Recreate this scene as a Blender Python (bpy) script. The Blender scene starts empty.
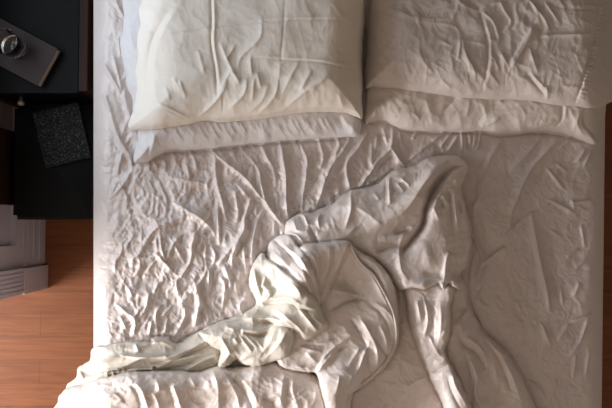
import bpy, bmesh, math, random
import numpy as np
from mathutils import Vector, Matrix
random.seed(7)
C = bpy.context.scene.collection

# ------------------------------------------------------------------ camera maths
F = 576.0; CZ = 2.4; TH = math.atan(18 / F); ct, st = math.cos(TH), math.sin(TH)
def at(u, v, z):
    """world x, y of the point seen at photo pixel (u, v) that lies at height z"""
    a = (u - 306) / F; b = -(v - 204) / F
    yy = b * ct + st; zz = b * st - ct
    t = (CZ - z) / (-zz)
    return a * t, yy * t
def P(u, v, z):
    x, y = at(u, v, z); return Vector((x, y, z))

# ------------------------------------------------------------------ numpy helpers
def perlin(x, y, seed):
    x = x + seed * 17.31; y = y + seed * 9.73
    xi = np.floor(x).astype(np.int64); yi = np.floor(y).astype(np.int64)
    xf = x - xi; yf = y - yi
    def g(ix, iy):
        h = (ix * 374761393 + iy * 668265263 + seed * 974634777) & 0xffffffff
        h = ((h ^ (h >> 13)) * 1274126177) & 0xffffffff
        h = (h ^ (h >> 16)) & 0xffff
        return h * (2 * np.pi / 65536)
    def dot(ix, iy, dx, dy):
        a = g(ix, iy); return np.cos(a) * dx + np.sin(a) * dy
    s = xf * xf * xf * (xf * (xf * 6 - 15) + 10); t = yf * yf * yf * (yf * (yf * 6 - 15) + 10)
    n00 = dot(xi, yi, xf, yf); n10 = dot(xi + 1, yi, xf - 1, yf)
    n01 = dot(xi, yi + 1, xf, yf - 1); n11 = dot(xi + 1, yi + 1, xf - 1, yf - 1)
    return ((n00 * (1 - s) + n10 * s) * (1 - t) + (n01 * (1 - s) + n11 * s) * t) * 1.5
def crumple(U, V, ang, L, W, seed, p=3.0, warp=8.0):
    """thin sharp creases running along ang (degrees), L long, W apart"""
    wx = U + warp * perlin(U / 30, V / 30, seed + 5); wy = V + warp * perlin(U / 30, V / 30, seed + 6)
    a = math.radians(ang); c, s = math.cos(a), math.sin(a)
    A = (wx * c + wy * s) / L; B = (-wx * s + wy * c) / W
    n = perlin(A, B, seed)
    return np.clip(1 - np.abs(n) * 2.2, 0, 1) ** p * np.clip(0.5 + 1.6 * perlin(A * .7 + 9, B * .5, seed + 3), 0, 1)
def facet(U, V, ang, L, W, seed, warp=10.0):
    """flat facets meeting in sharp crests, -1..1"""
    wx = U + warp * perlin(U / 26, V / 26, seed + 5) + 3 * perlin(U / 9, V / 9, seed + 8); wy = V + warp * perlin(U / 26, V / 26, seed + 6) + 3 * perlin(U / 9, V / 9, seed + 9)
    a = math.radians(ang); c, s = math.cos(a), math.sin(a)
    n = perlin((wx * c + wy * s) / L, (-wx * s + wy * c) / W, seed)
    return 1 - 2.6 * np.sqrt(n * n + .0006)
def smooth(pts, k=6):
    pts = np.array(pts, float)
    if len(pts) < 3: return pts
    Q = np.vstack([2 * pts[0] - pts[1], pts, 2 * pts[-1] - pts[-2]]); out = []
    for i in range(1, len(Q) - 2):
        for j in range(k):
            t = j / k
            out.append(.5 * (2 * Q[i] + (Q[i+1] - Q[i-1]) * t + (2*Q[i-1] - 5*Q[i] + 4*Q[i+1] - Q[i+2]) * t*t + (-Q[i-1] + 3*Q[i] - 3*Q[i+1] + Q[i+2]) * t**3))
    out.append(pts[-1]); return np.array(out)
def nums(s):
    a = [float(q) for q in s.replace(',', ' ').split()]
    return [(a[i], a[i+1]) for i in range(0, len(a), 2)]
def stroke(H, U, V, h, w, asym, pts, taper=.35, rnd=.6):
    """adds a fold along pts: h mm high, w px wide, asym -1..1 leans it to one side"""
    p = smooth(pts, 5); pad = w * 4.5
    u1, v1 = p.min(0) - pad; u2, v2 = p.max(0) + pad
    us, vs = U[0], V[:, 0]
    i0, i1 = np.searchsorted(us, [u1, u2]); j0, j1 = np.searchsorted(vs, [v1, v2])
    if i1 - i0 < 2 or j1 - j0 < 2: return
    u = U[j0:j1, i0:i1]; v = V[j0:j1, i0:i1]
    seg = np.hypot(*(p[1:] - p[:-1]).T); cum = np.concatenate([[0], np.cumsum(seg)]); T = cum[-1]
    bd = np.full(u.shape, 1e9); bt = np.zeros(u.shape); bs = np.zeros(u.shape)
    for k in range(len(seg)):
        ax, ay = p[k]; dx, dy = p[k+1] - p[k]; L2 = dx*dx + dy*dy + 1e-9
        t = np.clip(((u - ax) * dx + (v - ay) * dy) / L2, 0, 1)
        ex = u - ax - t * dx; ey = v - ay - t * dy; d = ex*ex + ey*ey
        m = d < bd; bd[m] = d[m]; bt[m] = (cum[k] + t * seg[k])[m] / T; bs[m] = np.sign(dx * ey - dy * ex)[m]
    d = np.sqrt(bd); ww = w * (1 + asym * bs)
    f = np.exp(-(np.sqrt(d*d + rnd*rnd) - rnd) / ww * 1.25) if rnd < 1.5 else np.exp(-(d / ww) ** 2)
    f = .72 * f + .28 * np.exp(-(d / (2.4 * ww)) ** 2)
    tp = np.clip(np.minimum(bt, 1 - bt) / taper, 0, 1) if taper > 0 else 1
    tp = np.sin(tp * np.pi / 2) ** .8 if taper > 0 else 1
    H[j0:j1, i0:i1] += h * .001 * f * tp
def strokes(H, U, V, text, gain=1.0, ws=1.0):
    for ln in text.strip().splitlines():
        ln = ln.strip()
        if not ln or ln[0] == '#': continue
        a, b = ln.split(':'); q = a.split()
        h, w = float(q[0]), float(q[1]); asym = float(q[2]) if len(q) > 2 else 0
        stroke(H, U, V, h * gain, w * ws, asym, nums(b), rnd=2 if w > 5.5 else .5)
def sdf(U, V, poly):
    """signed distance in px, positive inside"""
    p = np.array(poly); bd = np.full(U.shape, 1e9); ins = np.zeros(U.shape, bool); n = len(p)
    for k in range(n):
        ax, ay = p[k]; bx, by = p[(k+1) % n]; dx, dy = bx - ax, by - ay; L2 = dx*dx + dy*dy + 1e-9
        t = np.clip(((U - ax) * dx + (V - ay) * dy) / L2, 0, 1)
        bd = np.minimum(bd, (U - ax - t*dx) ** 2 + (V - ay - t*dy) ** 2)
        if dy != 0:
            c = ((ay > V) != (by > V)); ins ^= c & (U < dx * (V - ay) / dy + ax)
    d = np.sqrt(bd); return np.where(ins, d, -d)
def closed(text, k=5):
    pts = nums(text); n = len(pts); Q = np.array(pts); out = []
    for i in range(n):
        a, b, c, d = Q[(i-1) % n], Q[i], Q[(i+1) % n], Q[(i+2) % n]
        for j in range(k):
            t = j / k
            out.append(.5 * (2*b + (c-a)*t + (2*a-5*b+4*c-d)*t*t + (-a+3*b-3*c+d)*t**3))
    return np.array(out)
def blur(H, sig):
    r = int(sig * 3) + 1; k = np.exp(-.5 * (np.arange(-r, r+1) / sig) ** 2); k /= k.sum()
    for ax in (0, 1):
        pad = [(0, 0), (0, 0)]; pad[ax] = (r, r); G = np.pad(H, pad, mode='edge')
        G2 = np.zeros_like(H)
        for i, w in enumerate(k):
            sl = [slice(None)] * 2; sl[ax] = slice(i, i + H.shape[ax]); G2 += w * G[tuple(sl)]
        H = G2
    return H
def sstep(x, a, b):
    t = np.clip((x - a) / (b - a), 0, 1); return t * t * (3 - 2 * t)
def dome(d, R):
    t = np.clip(d / R, 0, 1); return np.sqrt(np.clip(1 - (1 - t) ** 2, 0, 1))

# ------------------------------------------------------------------ scene helpers
def setp(o, label=None, cat=None, group=None, kind=None):
    if label: o['label'] = label
    if cat: o['category'] = cat
    if group: o['group'] = group
    if kind: o['kind'] = kind
    return o
def thing(name, label, cat, loc=(0, 0, 0)):
    o = bpy.data.objects.new(name, None); C.objects.link(o); o.location = loc; o.empty_display_size = .05
    bpy.context.view_layer.update()
    return setp(o, label, cat)
def link(name, me, mats, parent=None):
    o = bpy.data.objects.new(name, me); C.objects.link(o)
    for m in (mats if isinstance(mats, (list, tuple)) else [mats]): me.materials.append(m)
    if parent:
        o.parent = parent; o.matrix_parent_inverse = Matrix.Translation(-parent.location)
    return o
def from_np(name, co, quads, mats, parent=None, mi=None, flat=False):
    me = bpy.data.meshes.new(name)
    me.vertices.add(len(co)); me.vertices.foreach_set('co', co.astype(np.float32).ravel())
    n = len(quads); me.loops.add(n * 4); me.polygons.add(n)
    me.loops.foreach_set('vertex_index', quads.astype(np.int32).ravel())
    me.polygons.foreach_set('loop_start', np.arange(0, n * 4, 4, dtype=np.int32))
    me.polygons.foreach_set('loop_total', np.full(n, 4, dtype=np.int32))
    if mi is not None: me.polygons.foreach_set('material_index', mi.astype(np.int32))
    me.polygons.foreach_set('use_smooth', np.full(n, not flat))
    me.update(calc_edges=True); me.validate()
    return link(name, me, mats, parent)
def shell(name, U, V, d, top, bot, mats, parent=None, mat_id=None):
    """closed cloth body: upper surface top, lower surface bot, outline d = 0"""
    gv, gu = np.gradient(d, V[:, 0], U[0])
    gl = np.hypot(gu, gv) + 1e-6
    keepc = (d[:-1, :-1] > 0) | (d[1:, :-1] > 0) | (d[:-1, 1:] > 0) | (d[1:, 1:] > 0)
    kv = np.zeros(d.shape, bool)
    for a in (slice(0, -1), slice(1, None)):
        for b in (slice(0, -1), slice(1, None)): kv[a, b] |= keepc
    out = d < 0; mv = np.where(out, np.clip(-d, 0, 2.0), 0)
    u = U + gu / gl * mv; v = V + gv / gl * mv
    idx = np.full(d.shape, -1, np.int64); n = int(kv.sum()); idx[kv] = np.arange(n)
    def co(z):
        x, y = at(u[kv], v[kv], z[kv]); return np.stack([x, y, z[kv]], 1)
    bot = np.minimum(bot, top - 1e-4)
    cos = np.vstack([co(top), co(bot)])
    a, b, c, e = idx[:-1, :-1], idx[:-1, 1:], idx[1:, 1:], idx[1:, :-1]
    q = np.stack([a, e, c, b], -1)[keepc]           # v runs down, so this faces up
    qb = q[:, ::-1] + n
    pad = np.pad(keepc, 1); sides = []
    K = pad[1:-1, 1:-1]
    for cond, (p1, p2) in (((K & ~pad[:-2, 1:-1]), (b, a)), ((K & ~pad[2:, 1:-1]), (e, c)), ((K & ~pad[1:-1, :-2]), (a, e)), ((K & ~pad[1:-1, 2:]), (c, b))):
        s1, s2 = p1[cond], p2[cond]; sides.append(np.stack([s2, s1, s1 + n, s2 + n], -1))
    Q = np.vstack([q, qb] + sides); mi = None
    if mat_id is not None:
        m = mat_id[:-1, :-1][keepc]; mi = np.concatenate([m, m, np.zeros(sum(len(s) for s in sides), int)])
    return from_np(name, cos, Q, mats, parent, mi)

def box(bm, x0, x1, y0, y1, z0, z1):
    vs = [bm.verts.new(c) for c in ((x0,y0,z0),(x1,y0,z0),(x1,y1,z0),(x0,y1,z0),(x0,y0,z1),(x1,y0,z1),(x1,y1,z1),(x0,y1,z1))]
    for f in ((3,2,1,0),(4,5,6,7),(0,1,5,4),(1,2,6,5),(2,3,7,6),(3,0,4,7)): bm.faces.new([vs[i] for i in f])
def mesh_of(bm, name, bevel=0, seg=2):
    if bevel: bmesh.ops.bevel(bm, geom=list(bm.edges), offset=bevel, segments=seg, profile=.6, affect='EDGES')
    me = bpy.data.meshes.new(name); bm.to_mesh(me); bm.free(); return me
def boxes(name, lst, mat, parent=None, bevel=0, seg=2, mw=None, smooth_=False):
    bm = bmesh.new()
    for b in lst: box(bm, *b)
    me = mesh_of(bm, name, bevel, seg)
    if smooth_: me.polygons.foreach_set('use_smooth', [True] * len(me.polygons))
    if mw is not None: me.transform(mw)
    return link(name, me, mat, parent)
def lathe(name, prof, mat, loc, parent=None, n=64):
    co = []; q = []
    for r, z in prof:
        for i in range(n):
            a = 2 * math.pi * i / n; co.append((loc[0] + r * math.cos(a), loc[1] + r * math.sin(a), loc[2] + z))
    for k in range(len(prof) - 1):
        for i in range(n):
            j = (i + 1) % n; q.append((k*n+i, k*n+j, (k+1)*n+j, (k+1)*n+i))
    return from_np(name, np.array(co), np.array(q), mat, parent)
def tube(name, pts, r, mat, parent=None, n=8):
    pts = [Vector(p) for p in pts]; co = []; q = []
    for i, p in enumerate(pts):
        t = (pts[min(i+1, len(pts)-1)] - pts[max(i-1, 0)]).normalized(); s = t.cross(Vector((0, 0, 1))).normalized(); w = s.cross(t)
        for k in range(n):
            a = 2*math.pi*k/n; co.append(p + s * r * math.cos(a) + w * r * math.sin(a))
    for i in range(len(pts)-1):
        for k in range(n):
            j = (k+1) % n; q.append((i*n+k, i*n+j, (i+1)*n+j, (i+1)*n+k))
    return from_np(name, np.array([tuple(c) for c in co]), np.array(q), mat, parent)

# ------------------------------------------------------------------ materials
def mat(name, col, rough=.8, **kw):
    m = bpy.data.materials.new(name); m.use_nodes = True; b = m.node_tree.nodes['Principled BSDF']
    b.inputs['Base Color'].default_value = (*col, 1); b.inputs['Roughness'].default_value = rough
    for k, v in kw.items(): b.inputs[k].default_value = v
    return m
def nd(m, t, **kw):
    n = m.node_tree.nodes.new(t)
    for k, v in kw.items():
        if hasattr(n, k): setattr(n, k, v)
        else: n.inputs[k].default_value = v
    return n
def cloth(name, col, sheen=.15, scale=420, bump=.12, rough=.75):
    m = mat(name, col, rough); b = m.node_tree.nodes['Principled BSDF']; L = m.node_tree.links
    b.inputs['Sheen Weight'].default_value = sheen; b.inputs['Sheen Roughness'].default_value = .4
    b.inputs['Specular IOR Level'].default_value = .75
    tc = nd(m, 'ShaderNodeTexCoord')
    w = nd(m, 'ShaderNodeTexNoise'); w.inputs['Scale'].default_value = 70; w.inputs['Detail'].default_value = 5; w.inputs['Roughness'].default_value = .6
    f = nd(m, 'ShaderNodeTexNoise'); f.inputs['Scale'].default_value = scale; f.inputs['Detail'].default_value = 2
    ad = nd(m, 'ShaderNodeMath', operation='MULTIPLY_ADD'); ad.inputs[1].default_value = .35
    bp = nd(m, 'ShaderNodeBump'); bp.inputs['Strength'].default_value = bump; bp.inputs['Distance'].default_value = .004
    L.new(tc.outputs['Object'], w.inputs['Vector']); L.new(tc.outputs['Object'], f.inputs['Vector'])
    L.new(f.outputs['Fac'], ad.inputs[0]); L.new(w.outputs['Fac'], ad.inputs[2])
    L.new(ad.outputs[0], bp.inputs['Height']); L.new(bp.outputs[0], b.inputs['Normal'])
    hs = nd(m, 'ShaderNodeTexNoise'); hs.inputs['Scale'].default_value = 6; hs.inputs['Detail'].default_value = 3
    rp = nd(m, 'ShaderNodeValToRGB'); rp.color_ramp.elements[0].position = .3; rp.color_ramp.elements[1].position = .7
    rp.color_ramp.elements[0].color = (col[0]*.96, col[1]*.95, col[2]*.93, 1); rp.color_ramp.elements[1].color = (*col, 1)
    L.new(tc.outputs['Object'], hs.inputs['Vector']); L.new(hs.outputs['Fac'], rp.inputs[0]); L.new(rp.outputs[0], b.inputs['Base Color'])
    return m
def wood(name, c1, c2, plank=None, axis=0, rough=.45, gs=1.0, spec=.25):
    m = mat(name, c1, rough, **{'Specular IOR Level': spec}); b = m.node_tree.nodes['Principled BSDF']; L = m.node_tree.links
    tc = nd(m, 'ShaderNodeTexCoord'); mp = nd(m, 'ShaderNodeMapping'); s = [22*gs, 22*gs, 22*gs]; s[axis] = 1.6*gs
    mp.inputs['Scale'].default_value = s; L.new(tc.outputs['Object'], mp.inputs['Vector'])
    n = nd(m, 'ShaderNodeTexNoise'); n.inputs['Scale'].default_value = 1.6; n.inputs['Detail'].default_value = 7; n.inputs['Distortion'].default_value = 1.2
    L.new(mp.outputs[0], n.inputs['Vector'])
    rp = nd(m, 'ShaderNodeValToRGB'); e = rp.color_ramp.elements; e[0].position = .32; e[1].position = .68; e[0].color = (*c2, 1); e[1].color = (*c1, 1)
    L.new(n.outputs['Fac'], rp.inputs[0]); out = rp.outputs[0]
    if plank:
        br = nd(m, 'ShaderNodeTexBrick'); br.offset = .37
        br.inputs['Color1'].default_value = (1, 1, 1, 1); br.inputs['Color2'].default_value = (.88, .86, .84, 1); br.inputs['Mortar'].default_value = (.6, .55, .5, 1)
        br.inputs['Scale'].default_value = 1; br.inputs['Brick Width'].default_value = 1.1; br.inputs['Row Height'].default_value = plank; br.inputs['Mortar Size'].default_value = .0012
        L.new(tc.outputs['Object'], br.inputs['Vector'])
        mx = nd(m, 'ShaderNodeMix', data_type='RGBA', blend_type='MULTIPLY'); mx.inputs[0].default_value = 1
        L.new(out, mx.inputs[6]); L.new(br.outputs['Color'], mx.inputs[7]); out = mx.outputs[2]
    L.new(out, b.inputs['Base Color'])
    return m
def speckle(name, base, dots, scale=260, lo=.56, rough=.6):
    m = mat(name, base, rough, **{'Specular IOR Level': .15}); b = m.node_tree.nodes['Principled BSDF']; L = m.node_tree.links
    tc = nd(m, 'ShaderNodeTexCoord'); n = nd(m, 'ShaderNodeTexNoise'); n.inputs['Scale'].default_value = scale; n.inputs['Detail'].default_value = 2
    rp = nd(m, 'ShaderNodeValToRGB'); e = rp.color_ramp.elements; e[0].position = lo; e[1].position = lo + .06; e[0].color = (*base, 1); e[1].color = (*dots, 1)
    L.new(tc.outputs['Object'], n.inputs['Vector']); L.new(n.outputs['Fac'], rp.inputs[0]); L.new(rp.outputs[0], b.inputs['Base Color'])
    return m

M_sheet = cloth('sheet_cotton', (.69, .62, .59), rough=.40)
M_p1 = cloth('cream_pillowcase', (.92, .86, .77), bump=.04)
M_p2 = cloth('white_pillowcase', (.76, .735, .74), bump=.06)
M_p3 = cloth('beige_pillowcase', (.74, .675, .63), bump=.05)
M_duv = cloth('duvet_outer', (.78, .71, .67), bump=.06, rough=.38)
M_lin = cloth('duvet_lining', (.70, .655, .575), bump=.06, rough=.55)
M_floor = wood('wood_floor', (.27, .098, .036), (.195, .064, .022), plank=.095, gs=1.5)
M_walnut = wood('dark_mahogany', (.030, .009, .004), (.014, .004, .002), axis=1, rough=.6, spec=.2)
M_black = mat('black_lacquer', (.003, .003, .003), .6, **{'Specular IOR Level': .12})
M_seat = mat('black_leather', (.006, .006, .006), .7, **{'Specular IOR Level': .2})
M_white = mat('white_paint', (.58, .55, .59), .6)
M_wall = mat('wall_paint', (.6, .57, .55), .8)
M_ceil = mat('ceiling_paint', (.5, .44, .37), .9)
M_cover = speckle('book_cover', (.040, .030, .029), (.052, .040, .038), 300)
M_pages = mat('book_pages', (.30, .23, .18), .9)
M_note = speckle('notebook_cover', (.004, .004, .004), (.07, .06, .055), 230, .57)
M_glass = mat('clear_glass', (1, 1, 1), .0, **{'Transmission Weight': 1, 'IOR': 1.45})
M_water = mat('water', (1, 1, 1), .0, **{'Transmission Weight': 1, 'IOR': 1.33})
M_knob = mat('brass_knob', (.45, .38, .32), .35, Metallic=.6)
M_mat = mat('mattress_ticking', (.6, .58, .56), .9)

# ------------------------------------------------------------------ fitted sheet
SZ = .60
def axis(lo, fa, fb, hi, fine, coarse):
    return np.concatenate([np.arange(lo, fa, coarse), np.arange(fa, fb, fine), np.arange(fb, hi + coarse, coarse)])
us = np.arange(30, 660, .8); vs = axis(-112, -14, 420, 545, .8, 4)
U, V = np.meshgrid(us, vs)
BEDL, BEDR = 93.5, 602.0
edge = np.minimum(U - BEDL, (BEDR + (130 - np.clip(V, 0, 408)) * .012 + 3) - U)
def bed_round(e): return -.034 * np.clip(1 - e / 17, 0, 1.5) ** 2
SHEET_STROKES = '''
5 2.2 : 108 100, 111 114, 115.5 130, 120 142, 128 155, 132 166, 131 175
6 1.8 .3 : 115 126, 121 142, 130 156, 132 170
4 1.6 : 130 174, 122 186, 115 194, 110 199
3 1.4 : 141 171, 132 186, 123 208
5 1.4 : 149 161, 149 172
5 1.5 : 153 160, 157 169
4 1.5 : 162 158, 166 166, 162 172
5 1.6 : 174 152, 176 166
4 1.5 : 186 163, 190 180
5 1.6 : 190 151, 195 161, 197 172
4 3 : 166 176, 180 179, 195 182, 212 185
5 1.8 : 157 178, 162 189, 166 199, 167 209
4 1.5 : 172 201, 178 206, 186 209
3 1.4 : 152 193, 157 197, 162 198
3 1.3 : 119 178, 113 190, 109 200
3 1.3 : 123 150, 119 165, 118 180
7 1.9 : 214 152, 215 160, 216.5 179, 220 195, 226 211
10 2.4 -.4 : 209 147, 223 161, 237 171, 249 182, 257 193, 266 203, 273 211
8 2.2 : 247 154, 258 169, 261 183, 265 199, 271 209
6 2 : 260 143, 268 159, 274 171, 276 189
11 2.6 : 279 138, 283 157, 286 179, 286 200, 288 220
7 2 : 299 140, 303 150, 307 160, 306 176, 303 195, 302 212
5 1.5 : 235 190, 237 210
5 1.5 : 252 196, 247 210
4 1.5 : 237 183, 245 193, 248 199
5 1.6 : 318 136, 323 157, 320 170
5 1.6 : 336 135, 339 147, 329 162
11 3.2 : 350 136, 343 151, 332 165, 326 178, 321 194, 315 210
8 1.8 : 368 132, 357.6 149, 349 159, 346 172, 351 190
5 1.6 : 346 160, 347 172, 350 188
4 1.4 : 371 141, 372 170
10 1.8 : 393 124, 391 147, 378 161, 370 173, 359 187
9 1.7 : 390 145, 396 155, 405 167
4 1.4 : 383 126, 388 147
4 1.4 : 377 133, 376 150
4 1.3 : 399 130, 402 147
4 1.3 : 327 150, 322 160
3 1.3 : 312 150, 307 165
# left field
9 2.2 : 176 203, 190 212, 200 218, 210 227, 216 238
8 2.6 .4 : 190 213, 176 220, 158 227, 149 237, 142 250
5 1.5 : 155 237, 157 252
6 1.5 : 160 235, 161.6 249, 166 262
6 1.6 : 183 234, 174 243, 165.5 261
5 1.5 : 174 244, 180 255, 186 266
8 1.7 : 197 231, 192 245, 191 257, 188 267
6 1.6 : 189 265, 180 278
5 2 : 154 251, 166.5 265, 177 276
5 1.6 : 144 250, 129 262
4 1.4 : 139 258, 140 268, 133 277
5 1.6 : 122 241, 121 253, 115.5 261, 114.5 274
4 1.4 : 134 234, 125 248
4 1.5 : 155 261, 145 273
9 2 : 217.5 198, 217.5 212, 218.5 230, 219.4 247
6 1.7 : 221 197, 227 223
7 1.8 : 237 197, 238 212, 237 223
10 2 : 252 197, 245 216, 244 229, 237 243, 232 259, 234 268.6, 244 273
5 2 : 237 238, 228 252, 217 266
5 1.5 : 255 201, 257 218
9 2 : 263 208, 256.7 223.5, 253.7 237, 252 252, 252 267
6 1.8 : 257 227, 261.6 239, 260.6 252
10 1.8 -.3 : 263 198, 268 206, 274 214, 284 227
6 1.6 : 286 198, 288 219
5 1.5 : 275 221, 273 236
6 1.8 : 244 245, 245 260, 247 276
5 1.5 : 211 245, 215.5 257, 210 269
5 1.6 : 224 265, 229 279
5 1.6 : 195 232, 191 246
5 1.4 : 203 237, 199 250
4 1.4 : 206 243, 205 258
5 1.5 : 159 281, 153 294
6 1.6 : 149 292, 146 307, 140 318
6 1.8 : 114 302, 127 313, 135 321, 133 339
6 1.6 : 162 304, 155.7 315, 158 336
5 1.5 : 152 320, 149 336
7 1.8 : 185 306, 184 319, 173 338
9 2.4 : 207 270, 196 290, 198 305, 195 328
5 2 : 196 285, 187 297, 177 306
5 1.5 : 173 305, 160 318
5 1.4 : 167 318, 165 334
4 1.4 : 176 281, 178 296
5 1.5 : 210 264, 209 280, 208 298
6 1.7 : 224 265, 229 278, 231 290
6 1.7 : 218 275, 225 285.5, 222 312
8 2 : 193 278, 200 303, 194 326
5 1.6 : 260 262, 252 280
5 1.5 : 235 280, 238 296
5 2 : 247 296, 240 306, 243 316
4 1.4 : 128 286, 133 298
4 1.4 : 120 316, 127 330
4 1.4 : 141 306, 134 319
# top-left corner
4 1.6 : 113 -10, 118 6, 124 18
5 1.8 : 101 60, 111 76, 121 93
4 1.6 : 113 55, 118 74, 122 92
4 1.6 : 104 92, 110 112
4 1.6 : 124 88, 126 106, 131 118
4 1.5 : 118 38, 121 58
# right field, gathers under the pillow
6 1.4 : 461 129, 463 151
5 1.3 : 469 131, 471 147
6 1.4 : 475.5 131, 473.5 149
6 1.4 : 481 130, 477 151
5 1.4 : 459 134, 448 151
4 1.3 : 453 131, 440 147
4 1.3 : 446 131, 432 141
4 1.6 : 432 143, 420 151, 408 160
4 1.3 : 418 130, 412 140
4 1.3 : 465 134, 466 152
5 2.2 : 503 138, 492 155, 486 169, 479 185, 478 199, 474 208, 475 223
5 3 : 544 132, 530 151, 509 172
7 3.4 .3 : 564 133, 547 151, 533 167, 524 183, 518 198, 512 212, 509 229
4 2 : 572 137, 558 150
3 1.3 : 545 166, 555 178, 565 191
3 1.2 : 556 163, 566 171
4 1.3 : 586 148, 580 158, 574 162
3 1.2 : 592 150, 583 168
5 1.6 : 540 211, 532 214, 519.5 222, 509.6 232, 502 243
9 1.9 : 531 211, 534.5 232, 538 249.5, 543 274, 547 292, 550 313
6 1.8 : 468 228, 476 243, 482 256, 479 270, 476 285
5 1.8 : 506 246, 495 254, 487 260, 480 266
4 1.4 : 490 260, 484 275, 478 290
4 1.5 : 547 199, 560 205, 575 213
3 1.2 : 570 203, 592 200
3 1.2 : 572 199, 575 211
3 1.2 : 581 224, 585 248
4 1.4 : 579 248, 566 257
3 1.4 : 549 229, 563 238
3 1.2 : 550 203, 540 213
3 1.3 : 588 258, 575 268
4 1.2 : 484 281, 479 299, 489 309
4 1.6 : 541 322, 551 347
4 1.4 : 571 322, 557 341
4 1.3 : 569 322, 593 314
4 1.4 : 589 317, 579.5 343, 568 359
4 1.3 : 576 354, 573 378
3 1.3 : 516 299, 520 310
3 1.2 : 560 285, 563 305
3 1.2 : 580 283, 574 296
4 1.3 : 524 380, 536 385, 545 398
3 1.3 : 590 350, 585 378
'''
def sheet_height(U, V):
    H = np.zeros(U.shape)
    H += .006 * perlin(U / 70, V / 70, 1) + .005 * perlin(U / 24, V / 36, 2) + .0016 * perlin(U / 9, V / 13, 3)
    strokes(H, U, V, SHEET_STROKES.split('# right field')[0], 1.75, .72)
    strokes(H, U, V, SHEET_STROKES.split('# right field')[1].split('\n', 1)[1], 2.6, .72)
    flat = sstep(U, 104, 132) * sstep(600 - U, 0, 22)
    left = 1 - sstep(U, 300, 460)
    mid = sstep(V, 120, 165)
    am = .5 * (.55 + .45 * left) * (.35 + .65 * flat)
    H += .0032 * am * crumple(U, V, 75, 26, 9, 11) + .0030 * am * crumple(U, V, 115, 24, 8, 12)
    H += .0022 * am * crumple(U, V, 40, 18, 8, 13) + .0018 * am * crumple(U, V, 95, 12, 4.5, 14)
    strokes(H, U, V, '''
-9 1.3 : 133 161, 134 165, 149 163.5, 158 157, 170 152, 188 152, 215 150, 245 146.5, 280 143, 320 140.5, 345 139, 359 138
-8 1.2 : 364 124, 385 123, 403 131, 440 133, 480 133, 500 136, 540 133, 570 138, 597 147
-6 .9 : 251 268, 247 284, 254 302, 246 311, 222 322, 190 335, 176 343, 165 335, 120 340, 92 346
-6 .9 : 283 232, 284 222, 303 211, 318 211, 341 194, 374 184, 396 168, 428 156, 458 155, 470 166
-6 .9 : 470 170, 463 190, 471 222, 473 250, 468 276, 472 308, 486 333, 507 351, 528 385, 540 412
''', 1, 1)
    fa = (.35 + .65 * left) * (.25 + .75 * flat) * (.5 + .5 * mid)
    H += .0042 * fa * facet(U, V, 75, 34, 15, 31) + .0022 * fa * facet(U, V, 110, 17, 8, 32) + .0011 * (.5 + .5 * fa) * facet(U, V, 50, 9, 5, 33)
    # tiny crumpled patches
    for cu, cv, r, g in ((125, 325, 22, 1.3), (165, 250, 26, 1.0), (120, 150, 22, .9), (180, 190, 22, .9), (570, 220, 36, .55), (575, 330, 34, .6), (128, 250, 24, 1), (515, 385, 22, .6), (450, 143, 30, .7), (215, 285, 26, .6)):
        k = np.exp(-((U - cu) ** 2 + (V - cv) ** 2) / r ** 2) * g
        H += .0022 * k * (crumple(U, V, 60, 8, 4.5, 21, 2) + crumple(U, V, 120, 8, 4, 22, 2))
    # gathered skirt folds at the left border
    return H
Hs = sheet_height(U, V)
Hsheet = SZ + Hs * sstep(edge, -2, 12) + bed_round(edge)
# build: grid between the bed edges, then a vertical skirt
i0 = int(np.searchsorted(us, BEDL)) - 1; i1 = int(np.searchsorted(us, 612))
dS = np.minimum(edge, np.minimum(V + 110, 543 - V))
x_, y_ = at(U, V, Hsheet)
def build_sheet():
    cols = range(len(us)); rows = len(vs)
    lefts = []; G = []
    nu = 560
    Uc = []
    tt = np.linspace(0, 1, 640)
    R = (BEDR + (130 - np.clip(vs, 0, 408)) * .012 + 3)
    Ug = BEDL + (R - BEDL)[:, None] * tt[None, :]; Vg = np.repeat(vs[:, None], len(tt), 1)
    # sample the height field bilinearly
    fi = (Ug - us[0]) / .8; ii = np.clip(fi.astype(int), 0, len(us) - 2); fr = fi - ii
    rr = np.arange(rows)[:, None].repeat(len(tt), 1)
    Z = Hsheet[rr, ii] * (1 - fr) + Hsheet[rr, ii + 1] * fr
    X, Y = at(Ug, Vg, Z)
    skirt = [.01, .04, .1, .2]
    def col(j, s):
        out = []
        for k in skirt:
            out.append(np.stack([X[:, j] + s * .002 * np.sin(Y[:, j] * 40) * k * 10 + s*min(k,.01)*.3, Y[:, j], Z[:, j] - k], 1))
        return out
    layers = col(0, -1)[::-1] + [np.stack([X[:, j], Y[:, j], Z[:, j]], 1) for j in range(len(tt))] + col(-1, 1)
    A = np.stack(layers, 1)  # rows x cols x 3
    # head and foot skirts
    top = A[0].copy(); topd = top.copy(); topd[:, 2] = np.minimum(top[:, 2], .38)
    bt = A[-1].copy(); btd = bt.copy(); btd[:, 2] = np.minimum(bt[:, 2], .38)
    A = np.concatenate([topd[None], A, btd[None]], 0)
    r, c = A.shape[:2]; I = np.arange(r * c).reshape(r, c)
    q = np.stack([I[:-1, :-1], I[1:, :-1], I[1:, 1:], I[:-1, 1:]], -1).reshape(-1, 4)
    o = from_np('fitted_sheet', A.reshape(-1, 3), q, M_sheet)
    return setp(o, 'rumpled white fitted sheet stretched over the mattress', 'bed sheet'), X
sheet, SX = build_sheet()

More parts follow.
